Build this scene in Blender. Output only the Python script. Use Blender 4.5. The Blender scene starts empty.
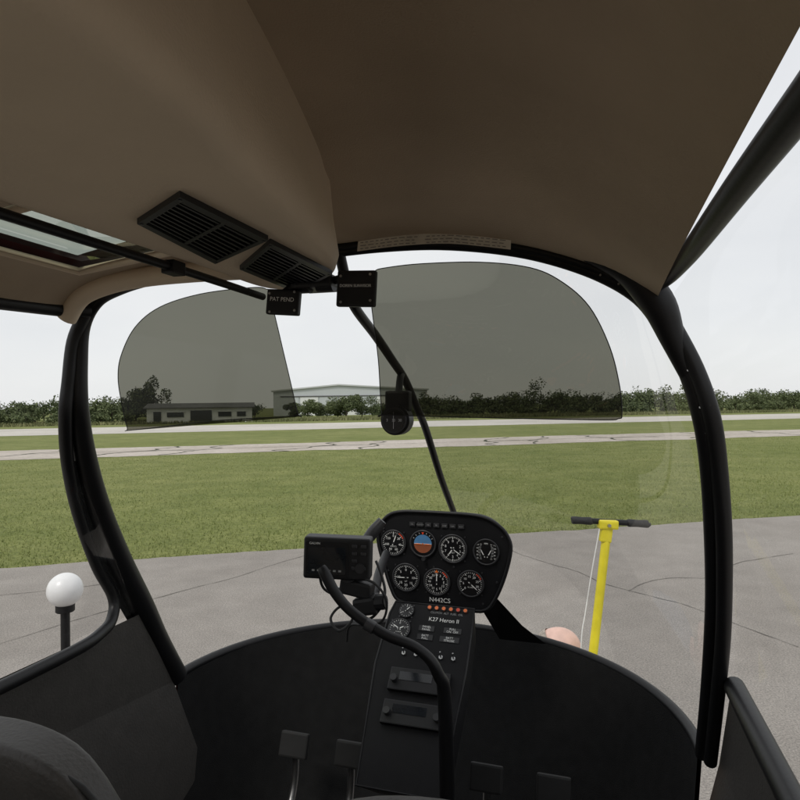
import bpy, bmesh, math, random
import numpy as np
from mathutils import Matrix, Vector
random.seed(4); rng=np.random.default_rng(7)
scn=bpy.context.scene
R=math.radians
# ------------------------------------------------------------ materials
def nodes(name):
    m=bpy.data.materials.new(name); m.use_nodes=True
    nt=m.node_tree; return m,nt,nt.nodes['Principled BSDF']
def mat(name,col,rough=.5,metal=0,var=.12,scale=30,bump=0,bscale=200,spec=.5,wrinkle=0):
    m,nt,b=nodes(name)
    b.inputs['Roughness'].default_value=rough; b.inputs['Metallic'].default_value=metal
    b.inputs['Specular IOR Level'].default_value=spec
    tc=nt.nodes.new('ShaderNodeTexCoord'); n=nt.nodes.new('ShaderNodeTexNoise')
    n.inputs['Scale'].default_value=scale; n.inputs['Detail'].default_value=5
    nt.links.new(tc.outputs['Object'],n.inputs['Vector'])
    cr=nt.nodes.new('ShaderNodeValToRGB')
    cr.color_ramp.elements[0].position=.3; cr.color_ramp.elements[1].position=.7
    cr.color_ramp.elements[0].color=tuple(c*(1-var) for c in col)+(1,)
    cr.color_ramp.elements[1].color=tuple(min(1,c*(1+var)) for c in col)+(1,)
    nt.links.new(n.outputs['Fac'],cr.inputs['Fac']); nt.links.new(cr.outputs['Color'],b.inputs['Base Color'])
    if bump:
        n2=nt.nodes.new('ShaderNodeTexNoise'); n2.inputs['Scale'].default_value=bscale; n2.inputs['Detail'].default_value=4
        nt.links.new(tc.outputs['Object'],n2.inputs['Vector'])
        bp=nt.nodes.new('ShaderNodeBump'); bp.inputs['Strength'].default_value=bump; bp.inputs['Distance'].default_value=.002
        nt.links.new(n2.outputs['Fac'],bp.inputs['Height']); nt.links.new(bp.outputs['Normal'],b.inputs['Normal'])
        if wrinkle:
            n3=nt.nodes.new('ShaderNodeTexNoise'); n3.inputs['Scale'].default_value=4; n3.inputs['Detail'].default_value=2; n3.inputs['Distortion'].default_value=.6
            nt.links.new(tc.outputs['Object'],n3.inputs['Vector'])
            b3=nt.nodes.new('ShaderNodeBump'); b3.inputs['Strength'].default_value=wrinkle; b3.inputs['Distance'].default_value=.03
            nt.links.new(n3.outputs['Fac'],b3.inputs['Height']); nt.links.new(b3.outputs['Normal'],bp.inputs['Normal'])
    return m
def clear(name,tint,gl,rough=.02,haze=0):
    m=bpy.data.materials.new(name); m.use_nodes=True; nt=m.node_tree; nt.nodes.clear()
    o=nt.nodes.new('ShaderNodeOutputMaterial'); t=nt.nodes.new('ShaderNodeBsdfTransparent'); t.inputs[0].default_value=tint+(1,)
    g=nt.nodes.new('ShaderNodeBsdfGlossy'); g.inputs['Roughness'].default_value=rough
    fr=nt.nodes.new('ShaderNodeFresnel'); fr.inputs['IOR'].default_value=1.3
    mu=nt.nodes.new('ShaderNodeMath'); mu.operation='MULTIPLY'; mu.inputs[1].default_value=gl
    nt.links.new(fr.outputs[0],mu.inputs[0])
    mx=nt.nodes.new('ShaderNodeMixShader'); nt.links.new(mu.outputs[0],mx.inputs[0]); nt.links.new(t.outputs[0],mx.inputs[1]); nt.links.new(g.outputs[0],mx.inputs[2])
    last=mx
    if haze:
        df=nt.nodes.new('ShaderNodeBsdfDiffuse'); df.inputs[0].default_value=(.8,.8,.78,1)
        tc=nt.nodes.new('ShaderNodeTexCoord'); n=nt.nodes.new('ShaderNodeTexNoise'); n.inputs['Scale'].default_value=3; n.inputs['Detail'].default_value=6
        nt.links.new(tc.outputs['Object'],n.inputs['Vector'])
        m2=nt.nodes.new('ShaderNodeMath'); m2.operation='MULTIPLY'; m2.inputs[1].default_value=haze; nt.links.new(n.outputs['Fac'],m2.inputs[0])
        mm=nt.nodes.new('ShaderNodeMixShader'); nt.links.new(m2.outputs[0],mm.inputs[0]); nt.links.new(mx.outputs[0],mm.inputs[1]); nt.links.new(df.outputs[0],mm.inputs[2]); last=mm
    nt.links.new(last.outputs[0],o.inputs[0]); return m
M_black=mat('black_frame_paint',(.007,.007,.008),.45,bump=.1,bscale=90,spec=.35)
M_plast=mat('black_plastic',(.010,.010,.011),.5,bump=.15,bscale=500,spec=.4)
M_panel=mat('panel_black',(.006,.006,.007),.6,bump=.2,bscale=600,spec=.25)
M_face=mat('gauge_face',(.006,.006,.007),.3)
M_ring=mat('gauge_bezel',(.028,.028,.030),.4)
M_white=mat('white_marking',(.85,.85,.82),.5,var=.04)
M_grey=mat('grey_marking',(.3,.3,.3),.5)
M_red=mat('red_marking',(.7,.06,.02),.4)
M_orange=mat('orange_lens',(.85,.18,.03),.35)
M_blue=mat('horizon_blue',(.08,.22,.42),.4)
M_brown=mat('horizon_brown',(.30,.09,.04),.4)
M_head=mat('headliner_fabric',(.46,.37,.275),.95,var=.07,scale=6,bump=.5,bscale=420,spec=.1,wrinkle=.12)
M_hump=mat('headliner_vinyl',(.68,.56,.42),.8,var=.05,scale=5,bump=.35,bscale=300,spec=.2,wrinkle=.08)
M_plac=mat('placard_paper',(.85,.82,.74),.6)
M_pprint=mat('placard_ink',(.35,.33,.30),.6)
M_seat=mat('seat_leather',(.05,.046,.042),.55,bump=.5,bscale=160)
M_floor=mat('cockpit_carpet',(.018,.018,.018),.95,bump=.6,bscale=400,spec=.1)
M_maroon=mat('maroon_paint',(.10,.012,.012),.25)
M_metal=mat('bare_metal',(.5,.5,.5),.35,metal=1)
M_yellow=mat('yellow_paint',(.80,.69,.03),.4,var=.10,scale=14)
M_rubber=mat('black_rubber',(.02,.02,.02),.7)
M_screen=mat('gps_screen',(.012,.014,.017),.12)
M_skin=mat('skin',(.70,.47,.40),.55,var=.12,scale=22,bump=.6,bscale=60)
M_hair=mat('grey_hair',(.34,.30,.26),.9,scale=90,var=.4,bump=.6)
M_shirt=mat('shirt_cloth',(.16,.20,.27),.9,bump=.4)
M_trou=mat('trouser_cloth',(.05,.055,.07),.9,bump=.4)
M_shoe=mat('shoe_leather',(.03,.02,.015),.5)
M_globe=mat('white_globe',(.8,.8,.8),.3,var=.02)
M_glass=clear('canopy_acrylic',(.985,.987,.98),.14,haze=.010)
M_visor=clear('tinted_acrylic',(.195,.193,.158),.30,.05,haze=.03)
M_sky=clear('skylight_acrylic',(.50,.56,.48),.4,haze=.1)
# ------------------------------------------------------------ helpers
def empty(name,mw=None):
    e=bpy.data.objects.new(name,None); scn.collection.objects.link(e)
    if mw is not None: e.matrix_world=mw
    return e
def add(name,data,m,par=None,loc=None,rot=None):
    o=bpy.data.objects.new(name,data); scn.collection.objects.link(o)
    if m is not None: data.materials.append(m)
    if par: o.parent=par
    if loc: o.location=loc
    if rot: o.rotation_euler=rot
    return o
def mesh(name,v,f,m,par=None,smooth=False,**k):
    me=bpy.data.meshes.new(name); me.from_pydata([tuple(map(float,p)) for p in v],[],f); me.update()
    if smooth: me.polygons.foreach_set('use_smooth',[True]*len(me.polygons))
    return add(name,me,m,par,**k)
def bm_obj(name,bm,m,par=None,smooth=False,**k):
    me=bpy.data.meshes.new(name); bm.to_mesh(me); bm.free()
    if smooth: me.polygons.foreach_set('use_smooth',[True]*len(me.polygons))
    return add(name,me,m,par,**k)
def cat(pts,n=6,closed=False):
    P=[Vector(p) for p in pts]; out=[]; N=len(P)
    rngi=range(N) if closed else range(N-1)
    for i in rngi:
        p0=P[(i-1)%N] if (closed or i>0) else P[0]; p1=P[i]; p2=P[(i+1)%N]
        p3=P[(i+2)%N] if (closed or i+2<N) else P[-1]
        for j in range(n):
            t=j/n
            out.append(.5*((2*p1)+(p2-p0)*t+(2*p0-5*p1+4*p2-p3)*t*t+(3*p1-p0-3*p2+p3)*t**3))
    if not closed: out.append(P[-1])
    return out
def tube(name,pts,r,m,par=None,radii=None,n=6,closed=False,res=6):
    if radii: q=[Vector((*p,rr)) for p,rr in zip(pts,radii)]
    else: q=[Vector((*p,r)) for p in pts]
    q=cat(q,n,closed) if n>1 else q
    cu=bpy.data.curves.new(name,'CURVE'); cu.dimensions='3D'; cu.bevel_depth=1; cu.bevel_resolution=res; cu.use_fill_caps=True
    sp=cu.splines.new('POLY'); sp.points.add(len(q)-1)
    for i,p in enumerate(q): sp.points[i].co=(p[0],p[1],p[2],1); sp.points[i].radius=p[3]
    sp.use_cyclic_u=closed; sp.use_smooth=True
    return add(name,cu,m,par)
def box(name,c,s,m,par=None,rot=None,bev=.002,seg=2):
    bm=bmesh.new(); bmesh.ops.create_cube(bm,size=1)
    for v in bm.verts: v.co=Vector((v.co.x*s[0],v.co.y*s[1],v.co.z*s[2]))
    if bev: bmesh.ops.bevel(bm,geom=bm.edges[:],offset=bev,segments=seg,affect='EDGES',profile=.6)
    return bm_obj(name,bm,m,par,smooth=False,loc=c,rot=rot)
def cyl(name,c,r,h,m,par=None,rot=None,r2=None,seg=40,bev=0):
    bm=bmesh.new(); bmesh.ops.create_cone(bm,cap_ends=True,segments=seg,radius1=r,radius2=r if r2 is None else r2,depth=h)
    if bev:
        bmesh.ops.bevel(bm,geom=[e for e in bm.edges if len(e.link_faces)==2 and e.calc_face_angle()>.8],offset=bev,segments=2,affect='EDGES')
    return bm_obj(name,bm,m,par,loc=c,rot=rot)
def text(name,s,loc,size,m,par,rot=(0,0,0),align='CENTER'):
    cu=bpy.data.curves.new(name,'FONT'); cu.body=s; cu.size=size; cu.align_x=align; cu.align_y='CENTER'
    o=add(name,cu,m,par,loc=loc,rot=rot); return o
def extrude_poly(name,pts,z0,z1,m,par=None,s1=1.0,**k):
    n=len(pts); cx=sum(p[0] for p in pts)/n; cy=sum(p[1] for p in pts)/n
    v=[(p[0],p[1],z0) for p in pts]+[(cx+(p[0]-cx)*s1,cy+(p[1]-cy)*s1,z1) for p in pts]
    f=[tuple(range(n)),tuple(range(2*n-1,n-1,-1))]+[(i,i+n,(i+1)%n+n,(i+1)%n) for i in range(n)]
    o=mesh(name,v,f,m,par,**k)
    bm=bmesh.new(); bm.from_mesh(o.data); bmesh.ops.recalc_face_normals(bm,faces=bm.faces); bm.to_mesh(o.data); bm.free()
    return o
# ------------------------------------------------------------ camera (seated passenger's eye, 1.8 m up)
roll=Matrix.Rotation(R(.8),4,'Y')
cam=bpy.data.cameras.new('camera'); cam.sensor_width=36; cam.lens=28.26; cam.clip_start=.02; cam.clip_end=6000
co=bpy.data.objects.new('camera',cam); scn.collection.objects.link(co); scn.camera=co
co.matrix_world=Matrix.Translation((0,0,1.8))@roll@Matrix.Rotation(R(90.55),4,'X')
AIR=Matrix.Translation((0,0,1.8))@roll@Matrix.Rotation(R(-17),4,'Z')   # aircraft axes: x right, y forward, z up
heli=empty('helicopter_cabin',AIR)
U0=-.46
# ------------------------------------------------------------ windshield bow
bow=[(-1.18,1.59,-.80),(-1.185,1.509,-.665),(-1.178,1.435,-.541),(-1.175,1.350,-.400),(-1.160,1.264,-.256),(-1.127,1.185,-.126),(-1.085,1.12,-.009),(-1.075,1.110,.101),(-1.062,1.110,.177),(-1.025,1.110,.226),(-.967,1.110,.249),(-.891,1.110,.264),(-.792,1.110,.277),(-.675,1.110,.287),(-.48,1.110,.294),(-.369,1.110,.297),(-.263,1.110,.293),(-.155,1.110,.277),(-.069,1.110,.254),(.014,1.110,.221),(.077,1.110,.181),(.115,1.110,.128),(.149,1.11,.058),(.173,1.124,-.023),(.191,1.175,-.109),(.207,1.243,-.222),(.221,1.32,-.35),(.229,1.391,-.469),(.236,1.489,-.631),(.24,1.59,-.80)]
rad=[.034,.034,.033,.031,.028,.025,.021,.018,.014,.012,.011]+[.010]*8+[.012,.015,.016]+[.016]*8
tube('windshield_bow',bow,0,M_black,heli,radii=rad)
prof=[(1.11,.292),(1.15,.235),(1.192,.2),(1.315,.158),(1.439,.111),(1.549,.067),(1.664,-.005),(1.762,-.069),(1.937,-.218),(2.067,-.315),(2.18,-.402),(2.27,-.52),(2.30,-.65),(2.26,-.80)]
tube('windshield_center_post',[(U0,s,z) for s,z in prof],.0105,M_black,heli)
def resample(pts,n):
    P=cat(pts,8); d=[0]
    for a,b in zip(P,P[1:]): d.append(d[-1]+(b-a).length)
    out=[];j=0
    for i in range(n):
        t=d[-1]*i/(n-1)
        while j<len(d)-2 and d[j+1]<t: j+=1
        w=(t-d[j])/max(1e-9,d[j+1]-d[j]); out.append(P[j].lerp(P[j+1],min(1,w)))
    return out
N=40; A=resample([(U0,s,z) for s,z in prof],N)
topc=(U0,1.11,.294)
Rt=resample([topc]+bow[15:],N); Lf=resample([topc]+bow[13::-1],N)
def panes(name,side):
    K=16; v=[];f=[]
    for i in range(N):
        a=A[i]; b=side[i]
        for j in range(K+1):
            ph=math.pi/2*j/K
            v.append((a.x+(b.x-a.x)*math.sin(ph), b.y+(a.y-b.y)*math.cos(ph), b.z+(a.z-b.z)*math.cos(ph)))
    for i in range(N-1):
        for j in range(K): q=i*(K+1)+j; f.append((q,q+1,q+K+2,q+K+1))
    mesh(name,v,f,M_glass,heli,smooth=True); return v[-(K+1):]
hr=panes('windshield_right',Rt); hl=panes('windshield_left',Lf)
hoop=[Vector(p) for p in hl[::-1]]+[Vector(p) for p in hr[1:]]
tube('windshield_lower_frame',[tuple(p) for p in hoop],.014,M_black,heli,n=2)
# lower nose shell and floor
v=[];f=[];rows=[(0,0,1.0),(-.12,0,.97),(-.30,0,.88),(-.48,0,.7)]
for dz,_,sc in rows:
    for p in hoop: v.append((U0+(p.x-U0)*(.5+.5*sc),1.2+(p.y-1.2)*sc,-.80+dz))
n=len(hoop)
for i in range(len(rows)-1):
    for j in range(n-1): f.append((i*n+j,i*n+j+1,(i+1)*n+j+1,(i+1)*n+j))
o=mesh('nose_shell',v,f,M_maroon,heli,smooth=True)
v2=[(U0+(x-U0)*.985,1.2+(y-1.2)*.985,z) for x,y,z in v]; mesh('nose_liner',v2,f,M_floor,heli,smooth=True)
box('cabin_floor',(U0,.72,-1.29),(1.30,2.2,.03),M_floor,heli)
# anti-torque pedals
for u in (-.28,-.10,-.86,-.68):
    tube('pedal_arm',[(u,1.62,-1.27),(u,1.72,-1.15),(u,1.74,-1.04)],.011,M_metal,heli); box('pedal_pad',(u,1.725,-1.02),(.09,.02,.07),M_rubber,heli,rot=(R(-20),0,0),bev=.006)
# ------------------------------------------------------------ roof and headliner
arc=resample([(-1.06,1.11,.190)]+bow[9:21]+[(.10,1.11,.165)],64)
def lift(s): return .13*(1-math.exp(-max(0,1.1-s)*3.2))
def wgt(u):
    if u<U0: return max(0,min(1,1-(U0-u-.12)/.18))
    return 1-min(1,abs((u-U0)/.6))**2.5
def roof(name,m,off,back):
    S=[1.115-i*(1.115-back)/48 for i in range(49)]; v=[];f=[]
    for s in S:
        for p in arc: v.append((p.x,s,p.z+.006+lift(s)*wgt(p.x)+off))
    n=len(arc)
    for i in range(48):
        for j in range(n-1):
            u=(arc[j].x+arc[j+1].x)/2; s=(S[i]+S[i+1])/2
            if -.955<u<-.74 and .70<s<.985: continue
            f.append((i*n+j,i*n+j+1,(i+1)*n+j+1,(i+1)*n+j))
    return mesh(name,v,f,m,heli,smooth=True)
roof('headliner',M_head,0,-.6); roof('roof_skin',M_maroon,.03,-.6)
mesh('roof_skylight',[(-.98,.68,.285),(-.72,.68,.30),(-.72,1.0,.30),(-.98,1.0,.285)],[(0,1,2,3)],M_sky,heli)
tube('skylight_trim',[(-.955,.70,.262),(-.74,.70,.29),(-.74,.985,.286),(-.955,.985,.262)],.008,M_hump,heli,n=1,closed=True)
tube('skylight_inner_bow',[(-1.06,1.06,.185),(-1.02,1.055,.226),(-.95,1.05,.247),(-.86,1.05,.258),(-.75,1.055,.262),(-.62,1.06,.262)],.020,M_hump,heli)
hump=[(-.24,-.6),(-.27,.3),(-.296,.495),(-.317,.624),(-.345,.77),(-.367,.869),(-.40,.96),(-.45,1.03),(-.52,1.06),(-.575,1.05),(-.592,1.0),(-.592,.857),(-.605,.627),(-.62,.3),(-.64,-.6)]
hp=[(p.x,p.y) for p in cat([(a,b,0) for a,b in hump],5,False)]
bm=bmesh.new(); n=len(hp); rings=[]
cx,cy=-.45,.5
def inset(p,d):
    dx=p[0]-cx; return (p[0]-math.copysign(d,dx), p[1]-d*.6*(1 if p[1]>.9 else 0))
for zz,d in ((.44,-.03),(.30,-.012),(.245,0),(.228,.004),(.218,.012),(.215,.022)):
    rings.append([bm.verts.new((*inset(p,d),zz)) for p in hp])
for a,b in zip(rings,rings[1:]):
    for i in range(n): bm.faces.new((a[i],a[(i+1)%n],b[(i+1)%n],b[i]))
bm.faces.new(rings[-1]); bmesh.ops.recalc_face_normals(bm,faces=bm.faces)
o=bm_obj('ceiling_duct_cover',bm,M_hump,heli)
for p in o.data.polygons: p.use_smooth=len(p.vertices)==4
def vent(name,q):
    P=[Vector((a,b,0)) for a,b in q]       # A rear-left, B rear-right, C front-right, D front-left
    def at(a,b,z): p=P[0].lerp(P[3],a).lerp(P[1].lerp(P[2],a),b); return (p.x,p.y,z)
    v=[];f=[]
    def slab(a0,a1,b0,b1,z0,z1,sh=0):
        i=len(v)
        for z in (z0,z1):
            for a,b in ((a0,b0),(a1,b0),(a1,b1),(a0,b1)): v.append(at(a,b+(sh if z==z1 else 0),z))
        f.extend([(i,i+1,i+2,i+3),(i+7,i+6,i+5,i+4),(i,i+4,i+5,i+1),(i+1,i+5,i+6,i+2),(i+2,i+6,i+7,i+3),(i+3,i+7,i+4,i)])
    z0,z1=.2145,.208
    slab(0,1,0,.10,z0,z1); slab(0,1,.90,1,z0,z1); slab(0,.05,.1,.9,z0,z1); slab(.95,1,.1,.9,z0,z1); slab(.48,.52,.1,.9,z0,.2085)
    slab(.05,.95,.1,.9,.2145,.2135)
    for i in range(9):
        b=.13+i*.085; slab(.05,.48,b,b+.03,.2135,.209,.02); slab(.52,.95,b,b+.03,.2135,.209,.02)
    o=mesh(name,v,f,M_plast,heli)
    for a,b in ((.025,.05),(.975,.05),(.025,.95),(.975,.95)): cyl('vent_screw',at(a,b,.2075),.0022,.001,M_ring,heli,seg=12)
vent('ceiling_air_vent_1',[(-.497,.597),(-.392,.532),(-.389,.705),(-.528,.80)])
vent('ceiling_air_vent_2',[(-.513,.842),(-.393,.718),(-.392,.916),(-.52,1.05)])
tube('duct_edge_rail',[(-.615,.3,.208),(-.607,.627,.208),(-.596,.857,.207),(-.59,1.05,.205)],.0065,M_black,heli)
box('rail_bracket',(-.60,.80,.207),(.022,.03,.02),M_black,heli)
# roof edge placard strip
bt=[(-.412,.303),(-.327,.307),(-.236,.304),(-.132,.286)]
v=[];f=[]
for i,p in enumerate(cat([(a,1.083,b) for a,b in bt],4)):
    v+=[(p.x,1.083,p.z+.001),(p.x,1.078,p.z-.019)]
for i in range(len(v)//2-1): f.append((2*i,2*i+1,2*i+3,2*i+2))
mesh('operating_placard',v,f,M_plac,heli)
v2=[];f2=[]
for row in range(3):
    x=-.405
    while x<-.14:
        w=random.uniform(.004,.012)
        def zt(x): 
            for (a,b),(c,d) in zip(bt,bt[1:]):
                if a<=x<=c: return b+(d-b)*(x-a)/(c-a)
            return bt[-1][1]
        z=zt(x)-.0035-row*.0055; z2=zt(x+w)-.0035-row*.0055; i=len(v2)
        if not(-.30<x<-.29):
            v2+=[(x,1.0765,z),(x+w,1.0765,z2),(x+w,1.0757,z2-.0018),(x,1.0757,z-.0018)]; f2.append((i,i+1,i+2,i+3))
        x+=w+.004
mesh('placard_print',v2,f2,M_pprint,heli)
tube('headliner_front_trim',[(p.x,1.10,p.z+.006) for p in arc[::3]],.0075,M_black,heli,n=2)
# door rails, pillars, doors
tube('door_rail_right',[(.06,1.10,.215),(.10,1.08,.198),(.115,.9,.192),(.12,.6,.187),(.13,.2,.187),(.13,-.55,.187)],.013,M_black,heli)
tube('bow_corner_bracket',[(-.01,1.09,.252),(.055,1.085,.222),(.10,1.09,.17),(.125,1.10,.11),(.15,1.11,.05)],0,M_black,heli,radii=[.010,.023,.027,.020,.014])
tube('door_rail_left',[(-1.04,1.10,.205),(-1.065,1.0,.20),(-1.07,.6,.19),(-1.07,-.55,.187)],.015,M_black,heli)
dfr=[(.12,1.10,.14),(.158,1.10,.06),(.184,1.11,-.02),(.203,1.16,-.109),(.220,1.22,-.222),(.234,1.295,-.35),(.242,1.36,-.469),(.248,1.46,-.631),(.252,1.56,-.8)]
tube('door_frame_right',dfr,.014,M_black,heli)
dfl=[(-1.05,1.10,.20),(-1.076,1.095,.14),(-1.084,1.09,.05),(-1.092,1.09,-.02),(-1.135,1.14,-.126),(-1.172,1.21,-.256),(-1.192,1.29,-.4),(-1.192,1.345,-.49),(-1.18,1.335,-.535),(-1.155,1.27,-.556),(-1.13,1.1,-.56),(-1.13,.5,-.56),(-1.14,-.58,-.56)]
tube('door_frame_left',dfl,.014,M_black,heli)
for nm,pts in (('right',[(a,b) for a,b in zip(dfr[2:],bow[23:])]),('left',[(a,b) for a,b in zip(dfl[4:8]+[(-1.185,1.45,-.66),(-1.18,1.56,-.8)],[bow[5],bow[4],bow[3],bow[2],bow[1],bow[0]])])):
    v=[p for ab in pts for p in ab]; mesh('door_jamb_'+nm,v,[(2*i,2*i+1,2*i+3,2*i+2) for i in range(len(pts)-1)],M_floor,heli)
for nm,u0,u1,sg in (('right',.125,.27,1),('left',-1.07,-1.165,-1)):
    mesh('door_panel_'+nm,[(u1,1.42,-.56),(u1,-.6,-.56),(u1-.07*sg,-.6,-1.3),(u1-.07*sg,1.72,-1.3),(u1,1.56,-.80)],[(0,1,2,3,4)],M_seat,heli)
    mesh('door_skin_'+nm,[(u1+.03*sg,1.42,-.575),(u1+.03*sg,-.6,-.575),(u1-.04*sg,-.6,-1.3),(u1-.04*sg,1.72,-1.3),(u1+.03*sg,1.56,-.80)],[(0,1,2,3,4)],M_maroon,heli)
    if sg==1: tube('door_sill_'+nm,[(u1,1.40,-.56),(u1,.4,-.56),(u1,-.58,-.56)],.02,M_black,heli,n=1)
    tube('door_pillar_'+nm,[(u0,.28,.19),(u1-.02*sg,.26,-.2),(u1,.24,-.56)],.03,M_black,heli)
    mesh('door_window_'+nm,[(u0,1.08,.18),(u0+.055*sg,1.10,-.03),(u1-.02*sg,1.28,-.34),(u1,1.4,-.55),(u1,.26,-.55),(u1-.03*sg,.26,-.2),(u0,.26,.18)],[(0,1,2,3,4,5,6)],M_glass,heli)
# rear bulkhead
mesh('rear_bulkhead',[(-1.2,-.6,-1.3),(.28,-.6,-1.3),(.28,-.6,.2),(.1,-.6,.45),(-1.0,-.6,.45),(-1.2,-.6,.2)],[(0,1,2,3,4,5)],M_hump,heli)
for i in range(13):
    t=i/12; p=Vector(cat(bow[19:28],4)[int(t*30)]); 
    d=p.normalized(); q=p-d*.0165; cyl('bow_rivet',tuple(q),.0018,.002,M_metal,heli,rot=(R(90),0,0),seg=10)
# skids
for u in (-1.15,.23):
    tube('skid_tube',[(u,1.9,-1.60),(u,1.75,-1.70),(u,1.5,-1.755),(u,0,-1.755),(u,-1.2,-1.755)],.03,M_black,heli)
    for s in (1.1,-.4): tube('skid_strut',[(U0+(u-U0)*.4,s,-1.30),(u*.9+U0*.1,s,-1.45),(u,s,-1.74)],.025,M_black,heli)
# ------------------------------------------------------------ sun visors
def visor(name,pts,tag,txt,sx,ts):
    e=empty(name,AIR)
    P=cat([(a,1.0,b) for a,b in pts],6,True)
    mesh('tinted_shade',[tuple(p) for p in P],[tuple(range(len(P)))],M_visor,e)
    tube('shade_edge',[tuple(p) for p in P],.0008,M_plast,e,n=1,closed=True,res=2)
    (cx,cz,w,h,ro)=tag
    box('clamp_plate',(cx,.972,cz),(w,.012,h),M_plast,e,rot=(0,ro,0),bev=.004,seg=3)
    text('clamp_lettering',txt,(cx,.9648,cz+.004),ts,M_white,e,rot=(R(90),ro,0))
    for dx in (-.38,.38):
        for dz in (-.36,.36): cyl('clamp_screw',(cx+dx*w,.9655,cz+dz*h),.0022,.002,M_metal,e,rot=(R(90),0,0),seg=12)
    tube('hinge_arm',[(-.455,1.0,.208),((cx-.455)/2,.985,.214),(cx,.976,cz+h*.4)],.007,M_plast,e)
    cyl('hinge_knob',(-.455+sx*.022,.985,.208),.014,.03,M_plast,e,rot=(0,R(90),0))
    return e
visor('sun_visor',[(-.875,.054),(-.868,.098),(-.836,.151),(-.780,.187),(-.692,.207),(-.588,.213),(-.556,.209),(-.548,.196),(-.522,.099),(-.495,-.008),(-.500,-.017),(-.660,-.027),(-.842,-.046),(-.853,-.042),(-.866,.004)],(-.506,.178,.062,.044,R(5)),'PAT PEND',-1,.0100)
visor('sun_visor',[(-.357,.179),(-.356,.218),(-.350,.228),(-.334,.232),(-.271,.235),(-.171,.231),(-.092,.217),(-.044,.192),(-.003,.151),(.026,.089),(.040,.029),(.043,-.012),(.038,-.019),(.012,-.021),(-.140,-.019),(-.328,-.015),(-.338,-.010),(-.344,.078)],(-.372,.194,.068,.060,R(3)),'DOREN SUNVISOR',1,.0066)
box('visor_hinge_block',(-.452,1.0,.212),(.07,.06,.022),M_plast,heli,bev=.005)
# ------------------------------------------------------------ magnetic compass
cmp_=empty('magnetic_compass',AIR)
cyl('case',(-.45,1.45,-.034),.036,.05,M_plast,cmp_,rot=(R(90),0,0),bev=.006)
cyl('lens_ring',(-.45,1.423,-.034),.031,.004,M_ring,cmp_,rot=(R(90),0,0),bev=.001)
cyl('card',(-.45,1.4205,-.034),.027,.002,M_face,cmp_,rot=(R(90),0,0))
for i,t in enumerate(('3','33','30')): text('card_mark',t,(-.45+(i-1)*.016,1.419,-.034),.009,M_grey,cmp_,rot=(R(90),0,0))
box('lubber_line',(-.45,1.4185,-.034),(.0008,.001,.04),M_grey,cmp_,bev=0)
box('bracket',(-.45,1.46,.012),(.062,.03,.05),M_plast,cmp_,bev=.006)
tube('bracket_arm',[(-.45,1.46,.03),(-.455,1.49,.07),(-.46,1.52,.08)],.009,M_black,cmp_)
# ------------------------------------------------------------ instrument panel
pan=empty('instrument_panel',AIR@Matrix.Translation((-.436,1.8,-.453))@Matrix.Rotation(R(90),4,'X'))
ol=[(-.112,.137),(-.150,.124),(-.178,.090),(-.182,.045),(-.165,-.020),(-.142,-.090),(-.118,-.126),(-.06,-.134),(.08,-.136),(.140,-.133),(.170,-.098),(.198,-.030),(.215,.045),(.205,.085),(.180,.112),(.140,.132),(.08,.139),(-.05,.140)]
OL=[(p.x,p.y) for p in cat([(a,b,0) for a,b in ol],4,True)]
extrude_poly('panel_body',OL,0,-.13,M_panel,pan,s1=.86)
tube('panel_rim',[(a,b,.003) for a,b in OL],.0055,M_black,pan,n=1,closed=True)
def ring_ticks(e,c,r,n,z,long=5,a0=0,a1=360):
    v=[];f=[]
    for i in range(n):
        a=R(90-(a0+(a1-a0)*i/n)); L=.20 if i%long==0 else .11; w=.0008 if i%long==0 else .0005
        r1=r*.90; r0=r*(.90-L); cx_,sy=math.cos(a),math.sin(a); k=len(v)
        for rr,ss in ((r0,-1),(r0,1),(r1,1),(r1,-1)): v.append((c[0]+cx_*rr-sy*w*ss,c[1]+sy*rr+cx_*w*ss,z))
        f.append((k,k+1,k+2,k+3))
    mesh('dial_ticks',v,f,M_white,e)
def needle(e,c,r,ang,m=M_white,w=.0014):
    a=R(90-ang); dx,dy=math.cos(a),math.sin(a)
    v=[(c[0]-dy*w-dx*r*.2,c[1]+dx*w-dy*r*.2,.0082),(c[0]+dy*w-dx*r*.2,c[1]-dx*w-dy*r*.2,.0082),(c[0]+dy*w*.9+dx*r*.55,c[1]-dx*w*.9+dy*r*.55,.0082),(c[0]+dx*r*.74,c[1]+dy*r*.74,.0082),(c[0]-dy*w*.9+dx*r*.55,c[1]+dx*w*.9+dy*r*.55,.0082)]
    mesh('needle',v,[(0,1,2,3,4)],m,e)
    cyl('needle_hub',(c[0],c[1],.0085),r*.09,.002,M_ring,e,seg=16)
def torus(name,c,r,t,z,m,e):
    v=[];f=[];A_=48;B=8
    for i in range(A_):
        for j in range(B):
            a=2*math.pi*i/A_; b=2*math.pi*j/B; rr=r+t*math.cos(b); v.append((c[0]+rr*math.cos(a),c[1]+rr*math.sin(a),z+t*.8*math.sin(b)))
    for i in range(A_):
        for j in range(B): f.append((i*B+j,((i+1)%A_)*B+j,((i+1)%A_)*B+(j+1)%B,i*B+(j+1)%B))
    mesh(name,v,f,m,e,smooth=True)
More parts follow.
